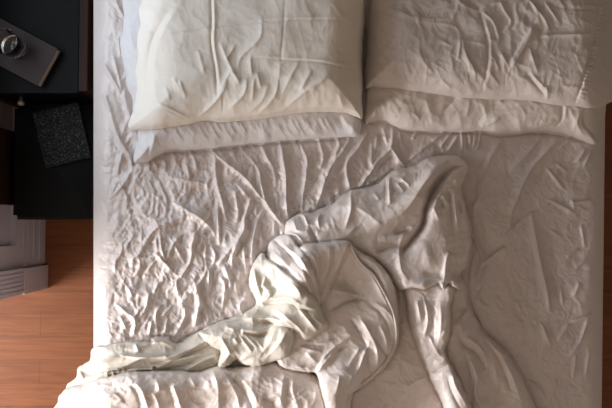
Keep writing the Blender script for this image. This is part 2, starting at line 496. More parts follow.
xl, xr = float(SX[:, 0].min()), float(SX[:, -1].max())
mxl = float(SX[:, 0].max()) + .012; mxr = float(SX[:, -1].min()) - .012
yt = at(306, -105, .55)[1] - .02; yb = at(306, 538, .55)[1] + .03
me = boxes('mattress', [(mxl, mxr, yb, yt, .36, .545)], M_mat, None, .03, 4)
setp(me, 'thick mattress under the rumpled fitted sheet', 'mattress')
bed = thing('bed_frame', 'low dark wooden bed frame carrying the mattress', 'bed', (.13, 0, 0))
boxes('side_rail', [(mxl + .01, mxl + .04, yb, yt, .2, .355)], M_walnut, bed, .004)
boxes('side_rail', [(mxr - .04, mxr - .01, yb, yt, .2, .355)], M_walnut, bed, .004)
boxes('slat_base', [(mxl + .04, mxr - .04, yb + i * (yt - yb) / 14, yb + i * (yt - yb) / 14 + .08, .335, .355) for i in range(14)], M_walnut, bed)
for x in (mxl + .04, mxr - .1):
    for y in (yb + .02, yt - .1): boxes('leg', [(x, x + .06, y, y + .06, 0, .335)], M_walnut, bed, .004)

# ------------------------------------------------------------------ pillows
def grid(u0, u1, v0, v1, st_=.8):
    return np.meshgrid(np.arange(u0, u1, st_), axis(v0, -10, max(v1, -9), v1, st_, 3) if v0 < -12 else np.arange(v0, v1, st_))
def sample(H, U2, V2):
    """bilinear lookup of a field on the big grid"""
    fu = np.clip((U2 - us[0]) / .8, 0, len(us) - 1.001); iu = fu.astype(int); fr = fu - iu
    iv = np.clip(np.searchsorted(vs, V2) - 1, 0, len(vs) - 2); fv = np.clip((V2 - vs[iv]) / (vs[iv+1] - vs[iv]), 0, 1)
    return (H[iv, iu] * (1-fr) + H[iv, iu+1] * fr) * (1-fv) + (H[iv+1, iu] * (1-fr) + H[iv+1, iu+1] * fr) * fv
Hcur = Hsheet.copy()      # what the next thing comes to rest on
def pillow(name, label, outline, strokes_txt, mtl, T, R, edge_t, puff, noise, seed, base_blur, floorz=None, extra=None):
    global Hcur
    poly = closed(outline, 4); d = sdf(U, V, poly)
    d = d + .6 * perlin(U / 9, V / 9, seed) * sstep(V, -14, -5)
    under = blur(Hcur, base_blur)
    inn = dome(d, R)
    S = np.zeros(U.shape); strokes(S, U, V, strokes_txt, .8, .8)
    S += (.30 if seed == 41 else .45) * noise * (.004 * crumple(U, V, 80, 40, 13, seed + 1) + .003 * crumple(U, V, 30, 30, 12, seed + 2) + .0014 * crumple(U, V, 100, 12, 5, seed + 3)) + .004 * perlin(U / 35, V / 35, seed + 4) + (.6 if seed == 41 else 1.2) * (.0020 * facet(U, V, 60, 34, 20, seed + 6) + .0005 * facet(U, V, 100, 12, 7, seed + 7))
    if extra is not None: S += extra(U, V)
    base = under if floorz is None else np.maximum(under, floorz(U, V))
    top = base + edge_t + T * inn + S * sstep(d, -1, 5)
    top = np.maximum(top, under + .003)
    top = np.maximum(top, Hcur + .0055)
    o = shell(name, U, V, d, top, Hcur + .003, mtl)
    setp(o, label, 'pillow')
    ext = (d > -2.5)
    Hcur = np.where(ext, np.maximum(Hcur, top), Hcur)
    return o, top, d
rng = random.Random(3)
# white pillow at the bottom of the left pile
gath = ''
u = 160
while u < 352:
    l = rng.uniform(10, 20); y0 = 122 - (u - 160) * .03 + rng.uniform(-3, 3); gath += '%.1f %.2f : %f %f, %f %f, %f %f\n' % (rng.uniform(2, 5.5), rng.uniform(1.1, 1.9), u, y0, u + l*.3, y0 + l*.6, u + l * .65, y0 + l * 1.1); u += rng.uniform(4, 8)
P2o, P2top, _ = pillow('pillow', 'white pillow lying under the cream pillow on the left, crinkled edge showing',
 '125 -62, 122 -20, 122 0, 124 14, 123 30, 120 42, 122 58, 126 72, 127 86, 132 98, 133 112, 137 128, 138 140, 135 150, 134 163, 149 161, 158 155, 170 150, 188 150, 215 148, 245 144.5, 280 141, 320 138.5, 345 137, 357 136.5, 361 131, 362 110, 362 40, 362 -62',
 gath + '''
6 1.5 : 138 128, 136 140, 141 152
9 1.8 : 151 128, 154 138, 152 150, 151 159
4 1.4 : 155 140, 160 147, 172 150
5 1.4 : 141 135, 139 150
6 1.6 : 125 12, 132 40, 134 52
6 1.5 : 123 45, 128 62
5 1.5 : 121 42, 122 60, 128 74
4 1.4 : 128 10, 130 30
-7 1.6 : 147 128, 149 145, 147 158
5 1.3 : 354 118, 352 134
4 1.3 : 349 134, 359 133
''', M_p2, .075, 30, .005, 1, .7, 31, 4)
# cream pillow on top
P1o, P1top, P1d = pillow('pillow', 'large cream pillow on top of the left pile, with ironed fold creases',
 '146 -66, 143 -20, 142 0, 139 10, 140 24, 137 40, 138 55, 135.5 70, 137 84, 136 98, 132.5 112, 128 127, 135 130.5, 147 129.5, 160 129, 175 126.5, 190 124, 205 120.5, 220 122.5, 240 121, 260 119, 280 116, 298 113, 321 112, 344 113, 356 117, 361.5 119.5, 363 112, 361.8 98, 363 85, 362.5 60, 364 30, 366 0, 366 -66',
 '''
-9 1.1 : 210.5 -12, 211 0, 211.4 23, 211 43, 215 68, 217 92, 216 97
6 1.8 : 214 -12, 214 0, 214.5 23, 214 43, 218 68, 220 90
-3 1.0 : 138 43, 170 35, 211 28, 240 24, 284 20, 345 19
2.5 1.5 : 138 41, 170 33, 211 26, 240 22, 284 18, 345 17
-3 1.0 : 230 58.5, 250 57.5, 290 60, 320 62, 345 67, 363 64
2.5 1.5 : 230 56.5, 250 55.5, 290 58, 320 60, 345 65, 362 62
-2.5 1.0 : 285 -10, 284 20, 281 60, 279 90
-11 6 : 173 2, 157 30, 149 57, 146 92, 147 126
-7 2.2 : 171 9, 155 34, 148.5 57, 146 92
5 2.5 : 177 8, 162 34, 155 57, 153 92
8 2.6 -.4 : 220 42, 230 66, 240 82
5 2 : 231 70, 219 93
6 2.8 : 172 76, 182 93
5 2.4 : 165 86, 170 100
6 2.6 : 261 14, 260 37, 241 57, 238 72
6 2.2 : 250 55, 252 77
5 2 : 257 72, 261 89
6 2.2 : 281 59, 279 80
6 2.4 : 312 69, 300 91
5 2.2 : 327 76, 310 92
7 2.4 : 229 68, 240 84
7 2.4 : 247 78, 244 94, 229 109
6 2.2 : 254 78, 252 102
7 2.6 : 279 78, 273.5 98, 254 118
8 3 : 323 78, 294 100.6, 277 117
5 2.4 : 300 60, 290 78, 282 95
5 2.2 : 268 84, 262 100, 250 112
7 1.4 : 155 102, 170 109, 190 119
6 1.3 : 158 107, 172 114, 183 120
6 1.8 : 179 79, 186 99
4 2 : 155 80, 156 101
8 2.2 : 228 80, 221 94, 210 107, 195 120
-3 1 : 223 92, 223 114
-3 1 : 223 114, 205 115, 195 119
5 2 : 236 44, 226 60
5 2.4 : 198 50, 205 75
4 1.6 : 344 88, 354 108, 360 118
4 2 : 338 92, 344 110
4 1.4 : 130 127, 138 118, 141 108
''', M_p1, .085, 42, .007, 1, .55, 41, 9, extra=lambda U, V: .075 * np.clip((U - 140) / 220, 0, 1))
# lower right pillow
Hleft = Hcur; Hcur = Hsheet.copy()
P4o, P4top, _ = pillow('pillow', 'wrinkled pale pillow sticking out beneath the big right pillow',
 '368.5 -50, 367 40, 365.5 92, 365 108, 366 123.5, 372 122, 385 121, 393 125, 403 129, 420 131, 440 131, 462 132, 480 131, 500 134, 520 133.5, 540 131, 556 132, 570 136, 580 140, 590 143.5, 597 144.5, 598.5 138, 601 125, 606 108, 610 60, 610 -50',
 '''
6 2.4 : 376 102, 374 122
7 3 : 391 96, 390 108, 397 118
5 2 : 405 100, 395 112
6 1.8 : 412 112, 420 119
-9 2.6 .4 : 459 96, 449 106, 438 117
6 1.6 : 464 127, 450 130, 437 131
9 4 : 540 101, 508 113, 478 123
8 2 : 556 120, 532 129, 506 133
5 1.4 : 548 122, 528 126
5 1.6 : 500 118, 486 126
-10 1.1 : 562 104, 561 120, 556 126
4 1.3 : 566 106, 565 120
-16 2.4 -.3 : 586 106, 583.5 121, 590 131, 597 139
7 1.8 : 580 112, 577 124, 584 137
4 1.4 : 569 108, 575 122, 572 134
4 1.8 : 425 98, 430 114
4 1.8 : 470 100, 466 118
''', M_p3, .07, 34, .005, 1, .8, 51, 4)
# upper right pillow
def hem(U, V):
    # gathered stitching along the hem line
    return np.zeros(U.shape)
hemg = ''
for i in range(26):
    t = i / 25; a = (599.6 - 24.6 * t ** 1.3, 4 + 98 * t)
    hemg += '5 .8 : %f %f, %f %f\n' % (a[0] + 1, a[1], a[0] + rng.uniform(5, 9), a[1] + rng.uniform(-1.5, 2))
P3o, P3top, P3d = pillow('pillow', 'large beige pillow on top of the right pile, overhanging the bed edge',
 '370 -66, 370 -20, 369.5 0, 368 30, 366 60, 365 84, 366 88.5, 372 87.5, 385 87.5, 400 89.5, 415 91, 430 93, 455 97, 480 99, 500 99.5, 520 100, 535 101.5, 548 104, 560 105.5, 575 105.5, 588 108, 597 107.5, 606 104, 620 97, 634 80, 640 20, 640 -66',
 hemg + '''
4 1.6 : 398 10, 419.5 20.6, 451.5 25, 462 36
4 2 : 390 8, 420 18, 440 20
6 1.8 : 461 38, 458 61
8 2.2 .3 : 462 36, 466 54, 474 69, 476 82
4 2 : 462 40, 475 42, 488 46
-7 1.3 : 480 12, 487 39, 487.5 62, 482.4 92
5 2.4 : 483.5 12, 490.5 39, 491 62, 486 92
4 1.6 : 452 -4, 470 8, 482 12
5 1.5 : 441 79, 452 90
4 1.6 : 440 40, 452 46
4 2.4 : 418 48, 424 62, 434 74
4 2.4 : 405 60, 410 76
8 1.8 : 498 -4, 505 11, 511 22, 503 33
7 1.8 : 479 9, 493 21, 499 38
6 1.6 : 480 10, 490 4, 500 1
8 1.8 : 530 0, 544.6 19, 549.5 33
7 1.7 : 544 0, 552 12, 561 25
5 1.5 : 520 -8, 533 4, 540 18
9 2 : 539 19, 525 45, 509 72
7 1.3 : 535 24, 522 45, 510 66
6 1.6 : 537 35.5, 566 34.5, 595 34
-2.5 1 : 550 6, 575 9, 600 9
6 2.2 : 529 46, 538 74
-9 2 .3 : 526 73, 538 87, 548 98
6 2 : 530 72, 542 85, 551 95
5 2.2 : 490 72, 500 87
4 1.8 : 500 50, 508 66
6 1.4 : 547 85, 547 100
-11 1.1 : 600 4, 597 28, 591 54, 583 80, 575 104
6 2.4 : 603 50, 601 62, 606 74
-6 3 : 610 48, 607 62, 611 76
4 2 : 588 48, 584 80
4 2 : 520 16, 514 30
5 2 : 493 55, 500 72
''', M_p3, .09, 44, .007, 1, .75, 61, 10)

Hcur = np.maximum(Hcur, Hleft)
# ------------------------------------------------------------------ duvet: layers folded over one another
du = np.arange(48, 552, .7); dv = np.arange(148, 452, .7)
DU, DV = np.meshgrid(du, dv)
G0 = sample(Hcur, DU, DV)
dedge = DU - BEDL
G0 = np.where(dedge < 0, SZ - .038 - .06 * np.clip(-dedge / 35, 0, 1) ** .8, G0)
Hd = np.full(DU.shape, -9.0); cover = np.full(DU.shape, -1e3); MID = np.zeros(DU.shape, int)
ground = np.where(dedge < 6, blur(G0, 2), blur(G0, 1.5)); ground = np.maximum(ground, G0)
cur = ground.copy()
def layer(outline, e, T, R, strokes_txt='', sm=6, mid=0, soft=.4, groove=.005, tilt=None, wob=.8, seed=1, k=4):
    global cur, cover, MID
    d = sdf(DU, DV, closed(outline, k)) + wob * perlin(DU / 7, DV / 7, seed) 
    base = blur(cur, sm / .7) if sm else cur
    top = base + e + T * dome(d, R)
    if tilt is not None: top = top + tilt(DU, DV)
    S = np.zeros(DU.shape); strokes(S, DU, DV, strokes_txt, {5: 2.6, 9: 1.9, 6: 1.15, 7: 1.9, 4: 1.9, 3: 1.9}.get(seed, 1.6), {6: 1.0, 5: .65}.get(seed, .8))
    S += .0012 * crumple(DU, DV, 80 + seed * 37, 34, 12, 70 + seed) + .0006 * crumple(DU, DV, seed * 51, 18, 7, 90 + seed) + .004 * perlin(DU / 30, DV / 30, 100 + seed) + .0028 * facet(DU, DV, 60 + 25 * seed, 34, 17, 110 + seed) + .0010 * facet(DU, DV, 30 * seed, 14, 7, 120 + seed)
    top = top + S * sstep(d, -1, 4)
    top = np.maximum(top, ground + .003)
    m = sstep(d, -soft, soft)
    cur = cur * (1 - m) + top * m
    cur = cur - groove * np.exp(-((d + 1.0) / 1.2) ** 2) * (d < .2) * sstep(cover, 2, 6)
    cur = np.where(cover > 0, np.maximum(cur, ground + .003), cur)
    cover = np.maximum(cover, d); MID = np.where(d > 0, mid, MID)
    return d, top

# flat lower part, seen between the folds
layer('300 225, 350 200, 440 200, 455 300, 470 340, 480 450, 250 450, 280 300', .010, .010, 14, '''
4 4 : 430 375, 412 384, 400 398
-4 3 : 372 392, 385 402, 392 412
4 5 : 405 330, 400 360, 398 390
''', 6, seed=1)
# right tail, outer flap
layer('455 278, 465 284, 467 298, 470 308, 478 322, 484 334, 494 341, 505 352, 516 368, 526 386, 537 410, 548 450, 450 450, 445 380, 440 300', .014, .036, 22, '''
8 2 : 465.5 293, 467.5 309, 460.6 321, 462.5 339
-12 2.6 .3 : 459.4 326, 463 343.7, 477 353.5, 486 370
9 2.4 : 466 336, 481 349, 488 366
13 3.4 : 470 358, 477 377, 475 394.7, 484 410
-8 2.4 : 464 350, 470 378, 472 410
7 2 : 482 330, 492 345, 506 358
6 3 : 500 352, 513 378, 524 410
5 2 : 478 330, 486 350
4 2 : 494 362, 498 384
-6 2 : 487 340, 500 362, 512 392
''', 5, seed=2)
# long band running down to the right
layer('407 284, 430 282, 452 284, 453 296, 450 306, 451 320, 449 335, 445 352, 450 364, 458 378, 466 396, 478 424, 488 450, 455 450, 445 410, 433 384, 425 364, 416 342, 411 325, 408 305', .040, .036, 12, '''
7 3 : 440 300, 441 325, 437 350
6 2 : 425 300, 428 320, 424 338
-6 1.2 : 432 373, 441 369, 451 364
5 1.6 : 434 366, 442 362, 448 357
9 2.2 : 452 371, 456 387, 470 410
-7 1.8 : 447 374, 452 392, 462 412
5 2 : 440 340, 446 330
5 2 : 429 335, 436 350, 442 358
6 1.6 : 417 300, 421 322
''', 6, seed=3)
# big upper body
layer('268 262, 276 248, 284 235, 285 225, 291 218, 303 213, 318 213, 330 206, 341 196, 352 190, 362 188, 374 186, 384 178, 396 170, 412 166, 428 158, 444 155.5, 458 157, 467 164, 468.5 169, 464 180, 461 190, 465 206, 469 222, 471 240, 470 256, 467 266, 460 275, 464 284, 458 290, 449 284, 443 288, 437 283, 424 289, 414 287, 402 290, 392 282, 384 270, 372 262, 352 256, 330 262, 310 290, 290 290', .034, .055, 24, '''
17 8 : 366 230, 399 211, 417 193, 437 169.6, 446 161
-10 6 : 385 238, 410 222, 424 200
-36 3.2 : 466 166, 452 169, 440 180, 431 195, 425 212, 422 226, 410 242, 399 256
8 2.2 : 467 169, 452 174, 444 185, 437 200, 431 216
6 2 : 436 169, 425 182, 410 205, 396 219
10 2.6 : 453 187, 456 215, 458 230
-8 1.8 : 448 186, 451 212, 453 230
9 2.2 : 461 195, 465 212, 468 230
-7 1.6 : 457 196, 461 214
7 2 : 433 206, 439 220
7 2 : 442 195, 449 206
-6 1.6 : 438 196, 444 208
8 2.4 : 409 232, 400 243, 401 269, 410 282
11 2.2 -.3 : 449 251, 446 262, 444 283
6 1.6 : 470 228, 470 245, 467 262
-8 2 : 395 234, 405 231, 411 228
8 2.4 : 378 241, 392 238, 406 232
7 6 : 425 240, 430 270
9 2 : 350 189, 351 209, 345 229
8 2 : 337 197, 319 215, 320 230
-9 1.8 : 299 214, 302 221, 306 231
9 2 : 303 213, 308 225
7 1.7 : 293 219, 297 232
6 4 : 352 205, 368 214, 384 228
9 1.6 : 390 176, 389 185, 390 205
-6 1.6 : 386 178, 385 200
5 1.6 : 396 182, 404 192
5 1.6 : 400 177, 410 186
5 1.6 : 373 192, 380 200
-14 5 : 376 252, 392 246, 408 248
7 3 : 356 226, 346 236, 330 240
-8 2 : 309 225, 315 238, 320 250
8 2 : 283 234, 296 235, 306 246
4 1.3 : 462 174, 456 180, 457 186
5 1.4 : 419 287, 430 279, 443 280
7 1.6 : 441 282, 440 290
7 1.6 : 453 280, 454 292
''', 5, seed=4)
# strips on the left, stretched towards the bed edge
layer('92 348, 105 345.5, 120 342, 135 341, 150 342, 152 337.5, 165 337, 176 344, 188 337, 205 328, 222 321, 240 316, 262 320, 262 380, 150 400, 66 400, 66 388, 70 382, 77 377, 78 368, 84 364, 90 360', .010, .018, 12, '''
7 1.5 -.5 : 118 354.5, 131 357, 144 357.5, 170 354.5
6 1.6 : 90 367, 112 358, 125 356
8 1.8 -.4 : 71 381, 99 375, 122.5 367, 144 358, 170 355
7 1.8 : 74 385, 103 375, 132 370, 155 368, 172 361
8 2 : 150 359, 169.6 357.5, 189 349.6, 210 339
-6 1.6 : 150 363, 172 361, 192 353, 212 344
7 2 : 150 370, 173.5 361, 197 355.5, 220 351
-5 1.4 : 160 371, 180 366, 198 360
9 1.8 : 185 371, 199 363, 214.7 357, 220.6 366
5 1.4 : 110 370, 104 377
4 1.1 : 106 371, 108 378
4 1.1 : 112 370, 114 376
4 1.1 : 117 368, 119 374
4 1.1 : 123 367, 124 372
5 1.5 : 140 346, 160 342, 175 347
6 1.6 : 206 336, 207 345
5 2 : 135 343, 139 352
6 1.6 : 78 369, 84 380
5 1.6 : 72 388, 90 382, 104 374
''', 4, mid=1, seed=5)
# thick lower body along the foot of the picture
layer('58 402, 61 393, 68 388, 80 385, 92 381, 110 376, 128 372, 150 371.5, 168 371, 184 371.5, 193 373, 204 371, 218 366, 232 367, 248 366, 262 364.5, 276 361, 292 363, 306 370, 316 375, 330 370, 342 362, 352 362, 356 380, 352 396, 349 412, 350 450, 58 450', .020, .058, 28, '''
13 2.6 -.3 : 172 384, 177 396, 182 412
-7 2.4 : 166 380, 172 396, 176 412
8 2.2 : 152 392, 157 400, 160 412
12 2.4 -.3 : 134 382, 142 391, 149 412
-6 2 : 130 384, 137 394, 142 412
7 2.2 : 156 378, 160 392
6 2 : 190 376, 196 388
8 2.6 : 214 372, 218 388, 219 412
9 2.4 : 223 371, 236 393, 240 412
-14 2.6 : 228 374, 244 391, 254 412
8 3 : 234 372, 250 388, 260 408
7 2 : 266 400, 278 396, 284 410
-10 3 : 262 398, 272 402, 276 414
8 2.4 : 284 374, 282 390, 280 408
9 2.4 : 293 376, 293 392, 300 410
-6 2 : 289 378, 288 398
8 2.4 : 338 370, 338 388, 330 404
6 3 : 312 380, 316 395, 310 410
7 2 : 322 382, 324 394
5 1.6 : 88 390, 100 385, 112 386
6 1.6 : 84 398, 92 404
5 1.5 : 70 396, 82 390
6 1.6 : 104 398, 114 394, 122 400
5 1.4 : 114 404, 124 400
5 1.5 : 96 392, 92 404
5 1.5 : 62 404, 66 396, 74 393
4 1.4 : 118 388, 126 394
''', 5, seed=6)
# roll: the rounded fold in the middle
dB, tB = layer('296 262, 298 250, 306 244, 320 243, 333 241.5, 347 240.5, 353 246, 362 253, 374 259, 386 271, 393 283, 397 297, 398.5 312, 399 330, 397 345, 389 361, 379 373, 368 382, 356 390, 348 398, 340 430, 330 420, 322 392, 316 374, 306 372, 280 365, 270 340, 280 300', .042, .056, 16, '''
-7 1.5 : 350 243, 361 262, 373 272.5, 381 286, 391 305
7 1.5 : 351 248, 359 264, 371 275, 379 288, 388 306
9 2 : 349.6 242, 339 265, 329 284, 319 303
-9 2.6 : 353 246, 343 267, 333 286, 322 306
7 1.8 : 330 245, 328 269, 315 298
-6 1.6 : 335 244, 333 266, 320 294
6 1.6 : 318 254, 319 270, 312 296
6 1.6 : 310 252, 316 262, 318 280
-14 10 : 345 268, 350 288, 366 296
-11 2.6 : 327 312, 346.7 302, 364 299, 372 301
5 2 : 329 290, 350 293, 372 301
6 1.8 : 374 302, 388 311.6, 395 325, 395 345, 388 362
-4 1.4 : 368 303, 380 312, 389 328, 390 345
13 4 : 358 315, 370 333, 377 349, 378 370
-9 3 : 350 316, 362 338, 368 352, 369 372
9 2.6 : 370 341, 364 355, 359 370
8 2.6 : 380 325, 386 340, 388 356
11 3.2 : 360 330, 342.7 341, 327 354, 318 368
-8 2.4 : 352 342, 336 352, 328 364
8 2.2 : 361 346, 348 367
8 2.2 : 368 348, 360 365, 351 388
12 2.2 : 339 349, 324.5 363, 315 376
10 5 : 306 352, 312 358, 318 364
8 2 : 298 346, 312 350, 322 352
-9 2 : 302 366, 312 374, 318 376
8 2 : 296 367, 308 369, 314 375
-7 1.5 : 367.6 327, 379 345, 390 360
6 1.8 : 300 340, 318 344, 330 340
-6 1.6 : 290 352, 306 344, 326 346
5 1.6 : 340 375, 336 395
6 2 : 354 372, 346 392
''', 7, seed=7, wob=.5)
# brown flap left of the roll
layer('268 248, 273 239, 282 235, 290 236, 296 244, 304 254, 312 268, 318 286, 320 306, 308 310, 296 300, 280 280, 268 264', .018, .022, 9, '''
-17 1.8 : 272.5 238, 282 247.6, 298 265, 311 279, 313 294
9 2 : 279 243, 298 256, 308 272, 314 286
7 2 : 272 250, 290 268, 305 282
4 1.2 : 276 248, 282 254
4 1.2 : 280 256, 290 264
4 1.2 : 284 250, 292 262
8 1.8 : 304 254, 300 262, 306 280, 312 300
''', 4, seed=8)
# cream twist
layer('261 253, 268 259, 280 268, 293 279, 305 290, 314 296, 320 306, 324 316, 327.5 326, 318 334, 306 340, 297 333, 293 330, 294 341, 290 352, 281 359, 268 363, 258 366, 245 365, 236 360, 228 366, 218 366, 221 352, 213 347, 200 334, 206 330, 222 323, 239 320, 246 312, 256 304, 253 294, 249 282, 252 266', .026, .046, 15, '''
-13 1.9 .3 : 262.7 303.5, 276 303, 288 302.5, 302 310, 316 312
10 2 -.3 : 264 300, 288 298, 303 306, 318 309
-14 2 : 262 322, 274.5 324, 290 329.5, 300 337
10 2 : 239 319, 256 318, 274.5 319, 290 325, 304 337
-8 1.8 : 243 333, 259 336, 268.6 331, 275 323
8 2 : 241 330, 257 331, 267 326
9 2 : 276 309, 298 327, 306 338
-8 2 : 272 313, 292 330, 301 338
12 1.6 : 296 305, 306 317, 318 332
-9 1.4 : 300 304, 310 316, 321 330
8 1.6 : 309 316, 325 326
7 1.8 : 221 338, 226 346, 231 355
5 1.3 : 234 338, 238 344
6 1.4 : 244 334, 250 340, 258 348
5 1.3 : 240 336, 246 344, 252 352
5 1.3 : 250 335, 258 342, 264 350
8 2.4 : 289 326, 282 340, 272 352, 262 361
-7 2 : 280 326, 276 342, 266 354
7 2 : 276 326, 270 342, 258 358
6 1.8 : 238 362, 248 356, 262 352
7 2 : 262 284, 270 294, 264 302
6 1.6 : 272 268, 274 280
8 2 : 290 282, 298 290, 302 300
6 1.6 : 270 289, 264 300, 260 304
7 2 : 253 264, 257 284, 262 300
5 1.4 : 266 276, 262 288
5 1.6 : 225 326, 236 330
''', 6, mid=1, seed=9, wob=.6)
fine = .0007 * crumple(DU, DV, 70, 20, 7, 141) + .0007 * crumple(DU, DV, 120, 20, 8, 142)
top = cur + fine * sstep(cover, 0, 4)
dd = cover
rel = top - blur(ground, 8); top = np.where(rel > .11, top - (rel - .11) * .5, top)
duvet = thing('duvet', 'crumpled off-white duvet twisted into a heap over the lower bed', 'duvet', (0, -.35, SZ))
shell('duvet_cover', DU, DV, dd, np.maximum(top, ground + .005), ground + .0025, [M_duv, M_lin], duvet, MID)
def on_duvet(pts, lift, r_name, r, mtl):
    out = []
    for u_, v_ in smooth(pts, 6):
        i = int((u_ - du[0]) / .7); j = int((v_ - dv[0]) / .7)
        out.append(P(u_, v_, float(top[j-1:j+2, i-1:i+2].max()) + lift))
    k = np.array([tuple(o) for o in out])
    for _ in range(3): k[1:-1] = (k[:-2] + 2 * k[1:-1] + k[2:]) / 4
    return tube(r_name, [tuple(a) for a in k], r, mtl, duvet)
on_duvet([(350.6,246),(361,264),(373,274),(381.5,288),(391,306),(396,325),(395.5,345),(387,360.5),(376,373),(362,384.5)], .0015, 'piping', .0036, M_duv)
bu = P(154.5, 368, float(top[int((368-148)/.7), int((154.5-48)/.7)]) + .001)
b_ = lathe('button', [(.0001, .0), (.006, 0), (.0065, .0015), (.006, .003), (.0045, .0026), (.0001, .0024)], mat('button_plastic', (.12, .09, .07), .4), bu, duvet, 24); b_['label'] = 'small dark button'

# ------------------------------------------------------------------ the room
def struct(name, lst, m, bevel=0):
    return setp(boxes(name, lst, m, None, bevel), kind='structure')
struct('floor', [(-3.3, 2.6, -3.0, 1.9, -.05, 0)], M_floor)
WX = -1.10; YE = at(48, 288, 0)[1]
# low panelled wall on the left, window above
zs = .80
wl = struct('wall_left', [(WX - .16, WX - .02, YE, 1.8, 0, zs),        # core behind the recessed panels
    (WX - .03, WX, YE, YE + .185, .0, zs), (WX - .03, WX, 1.35, 1.8, 0, zs), (WX - .03, WX, YE + .185, 1.35, zs - .1, zs),
    (WX - .03, WX, YE + .185, 1.35, 0, .215)], M_white, 0)
struct('baseboard_left', [(WX - .005, WX + .016, YE + .10, 1.8, 0, .05), (WX - .005, WX + .012, YE + .10, 1.8, .05, .09), (WX - .005, WX + .007, YE + .10, 1.8, .09, .13), (WX - .005, WX + .004, YE + .10, 1.8, .13, .16)], M_white, .001)
CX = at(48, 288, 0)[0]
yf = [YE + .012 + i * .0165 for i in range(6)]
struct('trim_1', [(WX - .17, CX, YE - .001, YE + .097, 0, .2)] + [(WX - .16, CX - .007, YE, YE + .095, .2, zs)] + [(CX - .012, CX - .002, y - .0045, y + .0045, .2, zs) for y in yf], M_white, .0008)
struct('trim_2', [(WX - .2, WX + .03, YE - .02, 1.8, zs + .0005, zs + .03)], M_white, .004)
# window over the panelled wall
wy0, wy1, wz0, wz1 = YE + .3, 1.35, zs + .03, 1.45
def window(n, frame_, pane):
    o = setp(boxes('window_%d' % n, frame_, M_white, None, .002), kind='structure')
    boxes('pane', [pane], M_glass, o)
    return o
struct('wall_window_surround', [(WX - .16, WX, YE, wy0, wz0, 2.7), (WX - .16, WX, wy1, 1.8, wz0, 2.7), (WX - .16, WX, wy0, wy1, wz1, 2.7)], M_wall).name = 'wall_left_upper'
window(1, [(WX - .12, WX - .07, wy0, wy0 + .04, wz0, wz1), (WX - .12, WX - .07, wy1 - .04, wy1, wz0, wz1), (WX - .12, WX - .07, wy0, wy1, wz1 - .04, wz1), (WX - .12, WX - .07, wy0, wy1, wz0, wz0 + .03), (WX - .11, WX - .08, (wy0 + wy1)/2 - .015, (wy0 + wy1)/2 + .015, wz0, wz1)], (WX - .097, WX - .093, wy0 + .02, wy1 - .02, wz0 + .02, wz1 - .02))
# recess beyond the panelled wall, with its own window
BX = -3.0
struct('wall_alcove', [(BX - .15, BX, -3.0, -1.9, 0, 2.7), (BX - .15, BX, -1.9, -.45, 0, .85), (BX - .15, BX, -1.9, -.45, 1.85, 2.7), (BX - .15, BX, -.45, YE + .0, 0, 2.7)], M_wall)
struct('wall_alcove_side', [(BX - .15, WX - .1605, YE + .0005, YE + .12, 0, 2.7)], M_wall)
window(2, [(BX - .1, BX - .05, -1.9, -1.86, .85, 1.85), (BX - .1, BX - .05, -.49, -.45, .85, 1.85), (BX - .1, BX - .05, -1.9, -.45, 1.81, 1.85), (BX - .1, BX - .05, -1.9, -.45, .85, .89), (BX - .09, BX - .06, -1.19, -1.16, .85, 1.85)], (BX - .077, BX - .073, -1.88, -.47, .87, 1.83))
M_wall2 = mat('taupe_wall', (.34, .29, .24), .9)
struct('wall_head', [(-3.3, 2.6, 1.8, 1.95, 0, 2.7)], M_wall2)
struct('wall_foot', [(-3.3, 2.6, -3.15, -3.0, 0, 2.7)], M_wall2)
struct('wall_right', [(2.4, 2.55, -3.0, 1.8, 0, 2.7)], M_wall2)
struct('ceiling', [(-3.3, 2.6, -3.15, 1.95, 2.7, 2.8)], M_ceil)

# ------------------------------------------------------------------ nightstand
NZ = .55
nx1 = at(88, 60, NZ)[0]; nx0 = WX + .03; ny0 = at(50, 92, NZ)[1]; ny1 = ny0 + .48; ix = at(79, 60, NZ)[0]
ns = thing('nightstand', 'black-topped dark wooden nightstand between the bed and the panelled wall', 'nightstand', ((nx0 + nx1)/2, (ny0 + ny1)/2, 0))
boxes('side_panel', [(ix, nx1, ny0 + .002, ny1, .06, NZ + .002)], M_walnut, ns, .003)
boxes('side_panel', [(nx0, nx0 + .03, ny0 + .002, ny1, .06, NZ - .02)], M_walnut, ns, .003)
boxes('top', [(nx0, ix - .0005, ny0 - .004, ny1, NZ - .02, NZ)], M_black, ns, .003)
boxes('front_panel', [(nx0 + .03, ix, ny0 + .01, ny0 + .025, .06, NZ - .16)], M_black, ns, .002)
dr = boxes('drawer', [(nx0 + .031, ix - .001, ny0 + .006, ny0 + .03, NZ - .155, NZ - .025)], M_black, ns, .003)
kx, ky = at(21, 100, NZ - .09)
kp = [(.0001, 0), (.006, 0), (.005, .012), (.011, .02), (.012, .026), (.008, .031), (.0001, .032)]
kn = lathe('knob', kp, M_knob, (0, 0, 0), None, 32)
kn.data.transform(Matrix.Translation((kx, ny0 + .006, NZ - .09)) @ Matrix.Rotation(math.radians(90), 4, 'X'))
kn.parent = dr; kn['label'] = 'small pale metal drawer knob'
kn.matrix_parent_inverse = dr.matrix_parent_inverse.inverted() @ Matrix.Translation(-ns.location)
boxes('back_panel', [(nx0 + .03, ix, ny1 - .012, ny1, .06, NZ - .02)], M_black, ns)
for a in (nx0 + .002, nx1 - .032):
    for b in (ny0 + .005, ny1 - .035): boxes('leg', [(a, a + .03, b, b + .03, 0, .06)], M_walnut, ns)

